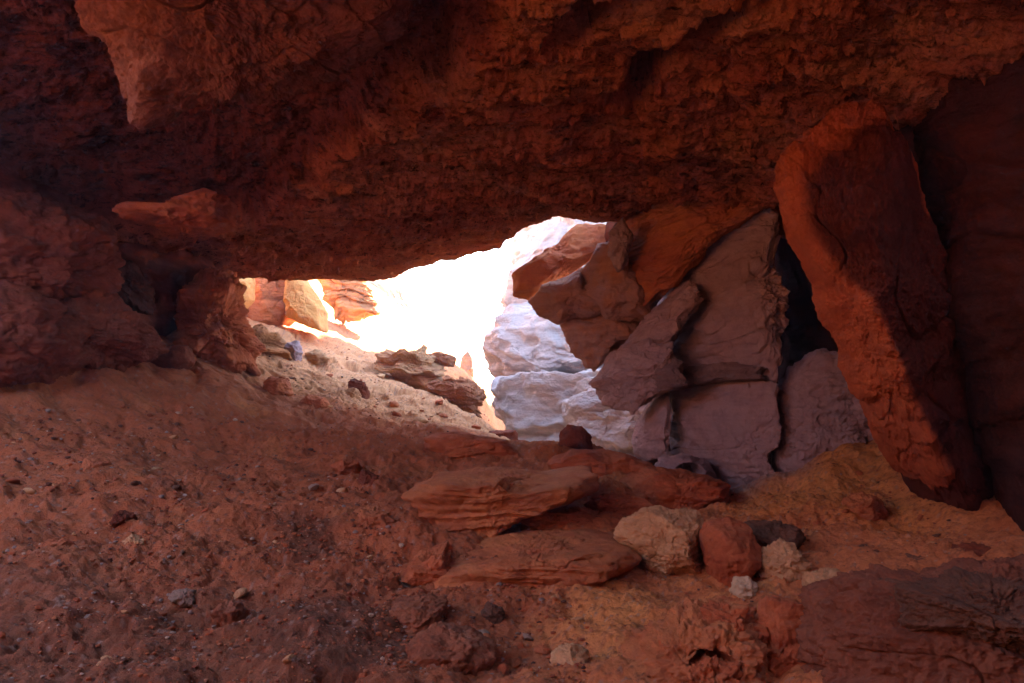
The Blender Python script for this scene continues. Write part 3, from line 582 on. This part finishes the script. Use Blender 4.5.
rock('rock_slab', [(419,356),(440,352),(456,357),(454,367),(426,364)], 17.5, .3, 'brown', 'thin flat slab capping the slope above the brown layered outcrop', 'rock slab', sub=5, seed=107, box=5)
rock('sandstone_outcrop', [(244,346),(258,326),(272,330),(284,350),(276,364),(252,370)], 14.2, .5, 'peach', 'pale knuckle of bedrock beside the red outcrop in the sun', 'rock outcrop', go, sub=7, seed=108, strata=.25, sfreq=9)
gq = 'loose boulders on the sunlit slope outside'
floor_rock('boulder', [(284,344),(298,340),(304,352),(300,361),(286,360)], .22, 'purple', 'purple striped boulder on the sunlit slope', 'boulder', gq, sub=5, seed=109, strata=.05)
floor_rock('boulder', [(303,352),(320,350),(330,358),(318,362),(305,361)], .2, 'peach', 'flat peach rock right of the purple striped boulder', 'boulder', gq, sub=5, seed=110)
floor_rock('boulder', [(347,382),(354,378),(364,382),(370,392),(368,399),(358,396),(350,390)], .16, 'dark', 'dark boulder leaning over a paler one on the sunlit slope', 'boulder', gq, sub=5, seed=111, back=.8)
floor_rock('boulder', [(344,396),(348,388),(356,388),(361,395),(358,400),(347,400)], .14, 'peach', 'pale boulder under the dark leaning boulder on the slope', 'boulder', gq, sub=5, seed=112)
# --- far hazy side of the canyon, and a wall added for shade
rock('shade_wall', [(560,470),(562,-235),(800,-270),(1081,-260),(1081,480),(800,490)], 26, 2.0, 'hazy', 'unseen wall added behind the pale far cliff to shade the slope', 'cliff', sub=6, box=6, seed=123, amp=.03, strata=.3, sfreq=2)['kind'] = 'structure'  # added out of sight to keep the sun off the outside slope
rock('hill', [(250,60),(380,60),(398,282),(412,308),(426,334),(442,350),(470,371),(486,388),(494,450),(250,450)], 42, 6, 'hillside', 'pale hazy canyon hillside fading into the white sky', 'hill', sub=7, box=4, seed=121, strata=.5, sfreq=1.5)['kind'] = 'structure'
rock('rock_pinnacle', [(458,376),(462,356),(468,351),(473,358),(474,380),(466,392)], 26, .5, 'hillside', 'small hazy rock pinnacle on the skyline of the sunlit slope', 'rock pinnacle', sub=5, seed=122)

# ------------------------------------------------------------------ loose stones
rs = np.random.RandomState(5)
def pebble_mesh(seed, sub=3, flat=.7):
    r = np.random.RandomState(seed); D, Fc = ico(sub); q = D.copy()
    for _ in range(9):
        n = r.normal(size=3); n /= np.linalg.norm(n); e = np.clip(q @ n - r.uniform(.5, .85), 0, None); q -= e[:, None] * n * .95
    q = q * [1, r.uniform(.65, .95), flat * r.uniform(.6, 1)]
    q += D * (.07 * fbm(D, 2.2, 3, seed=seed))[:, None]
    return q, Fc
protos = {}
for mat in ('grey', 'red', 'pale', 'umber'):
    for i in range(4):
        q, Fc = pebble_mesh(30 + i * 7 + len(mat)); o = new_mesh('pebble', q, Fc, M[mat]); protos.setdefault(mat, []).append(o)
used = set()
ZONES = [  # polygon in the photo, count, size range in pixels, material weights, words
 ([(0,430),(230,440),(330,470),(420,560),(480,683),(0,683)], 110, (4, 15), (('grey',.3),('red',.3),('pale',.3),('umber',.1)), 'on the red left slope', 'stones scattered on the left slope'),
 ([(400,575),(600,580),(590,683),(380,683)], 55, (4, 16), (('grey',.4),('red',.25),('pale',.2),('umber',.15)), 'on the gully floor below the rock steps', 'stones scattered on the gully floor'),
 ([(640,590),(720,510),(900,460),(1000,540),(1020,600),(820,570)], 40, (3, 9), (('red',.5),('pale',.25),('umber',.25)), 'on the sandy right slope', 'stones scattered on the right slope'),
 ([(260,385),(330,365),(420,385),(500,432),(480,445),(330,425)], 48, (3.5, 14), (('red',.45),('pale',.3),('umber',.25)), 'on the slope by the edge of the sunlight', 'stones scattered by the edge of the sunlight'),
]
ADJ = {'grey': 'grey', 'red': 'red', 'pale': 'pale', 'umber': 'brown'}
for poly, cnt, (s0, s1), wts, where, grp in ZONES:
    P = np.array(poly, float); lo, hi = P.min(0), P.max(0); got = []
    while len(got) < cnt:
        c = rs.uniform(lo, hi)
        if sdf(np.array([c[0]]), np.array([c[1]]), P)[0] < 0: got.append(c)
    got = np.array(got); gxs, gys, gzs = on_ground(got[:, 0], got[:, 1])
    gz = ground_full(gxs, gys)
    for i in range(cnt):
        mat = rs.choice([w[0] for w in wts], p=[w[1] for w in wts]); src = protos[mat][rs.randint(4)]
        if src.name in used: o = src.copy(); COL.objects.link(o)
        else: o = src; used.add(src.name)
        t = rs.rand() ** 3; sz = (s0 + (s1 - s0) * t) / F * gys[i] * .62
        o.scale = (sz, sz, sz * rs.uniform(.7, 1.1)); o.rotation_euler = (rs.uniform(-.5, .5), rs.uniform(-.5, .5), rs.uniform(0, 6.28))
        o.location = (gxs[i], gys[i], gz[i] + sz * .15)
        tag(o, 'small loose %s stone %s' % (ADJ[mat], where), 'stone', grp)
for l in protos.values():
    for o in l:
        if o.name not in used: bpy.data.objects.remove(o)
# gravel nobody could count
VB, FB, off = [], [], 0
vars_ = [pebble_mesh(200 + i, 1, .8) for i in range(6)]
def scatter(n, poly, s0, s1):
    global off
    P = np.array(poly, float); c = rs.uniform(P.min(0), P.max(0), (n * 3, 2)); c = c[sdf(c[:, 0], c[:, 1], P) < 0][:n]
    x, y, _ = on_ground(c[:, 0], c[:, 1]); cl_ = fbm(np.c_[x, y, 0 * x], 1.8, 3, seed=77); kp = cl_ > rs.uniform(-.5, .35, len(x)); x, y = x[kp], y[kp]
    z = ground_full(x, y)
    for i in range(len(x)):
        q, Fc = vars_[rs.randint(6)]; s = (s0 + (s1 - s0) * rs.rand() ** 3) / F * y[i] * .6; a = rs.uniform(0, 6.28)
        R = np.array([[math.cos(a), -math.sin(a), 0], [math.sin(a), math.cos(a), 0], [0, 0, 1]])
        VB.append((q @ R.T) * s + [x[i], y[i], z[i] + s * .2]); FB.append(Fc + off); off += len(q)
scatter(9000, [(0,400),(230,420),(330,450),(420,540),(470,683),(0,683)], 1.4, 6.5)
scatter(2600, [(330,480),(420,560),(600,585),(590,683),(380,683)], 1.5, 7)
scatter(1500, [(600,600),(720,500),(900,450),(1000,540),(1020,600),(820,590),(640,650)], 1, 4)
scatter(1800, [(250,350),(330,340),(470,400),(520,445),(480,460),(330,440)], .8, 3.0)
m = rock_mat('gravel', (1, 1, 1), (1, 1, 1), (.6, .55, .5), scale=2, strata=0); t = m.node_tree
ge = t.nodes.new('ShaderNodeNewGeometry'); cr = t.nodes.new('ShaderNodeValToRGB'); t.links.new(ge.outputs['Random Per Island'], cr.inputs[0]); cr.color_ramp.interpolation = 'CONSTANT'
for i, (p_, c_) in enumerate([(0, (.44,.135,.06)), (.35, (.30,.090,.05)), (.6, (.16,.075,.055)), (.74, (.50,.200,.10)), (.88, (.34,.25,.21)), (.95, (.54,.40,.29))]):
    e = cr.color_ramp.elements[i] if i < 2 else cr.color_ramp.elements.new(p_)
    e.position = p_; e.color = (*c_, 1)
bs = [n for n in t.nodes if n.type == 'BSDF_PRINCIPLED'][0]; mx = t.nodes.new('ShaderNodeMix'); mx.data_type = 'RGBA'; mx.blend_type = 'MULTIPLY'; mx.inputs[0].default_value = 1
t.links.new(bs.inputs['Base Color'].links[0].from_socket, mx.inputs[6]); t.links.new(cr.outputs[0], mx.inputs[7]); t.links.new(mx.outputs[2], bs.inputs['Base Color']); M['gravel'] = m
gm_ = new_mesh('gravel', np.concatenate(VB), np.concatenate(FB), M['gravel'], smooth=False)
tag(gm_, 'fine red gravel and grit strewn over the sandy cave floor', 'gravel', kind='stuff')

# ------------------------------------------------------------------ haze
bm = bmesh.new(); bmesh.ops.create_cube(bm, size=1.0)
hz = bpy.data.meshes.new('haze'); bm.to_mesh(hz); bm.free()
ho = bpy.data.objects.new('haze', hz); COL.objects.link(ho)
ho.scale = (900, 1080, 34); ho.location = (0, 470, 13.0)
hm = bpy.data.materials.new('haze'); hm.use_nodes = True; t = hm.node_tree; t.nodes.clear()
pv = t.nodes.new('ShaderNodeVolumePrincipled'); pv.inputs['Color'].default_value = (.86, .94, 1, 1); pv.inputs['Density'].default_value = HAZE; pv.inputs['Anisotropy'].default_value = .2
mo = t.nodes.new('ShaderNodeOutputMaterial'); t.links.new(pv.outputs[0], mo.inputs['Volume']); hz.materials.append(hm)
tag(ho, 'thin pale dusty haze in the air of the canyon', 'haze', kind='stuff')
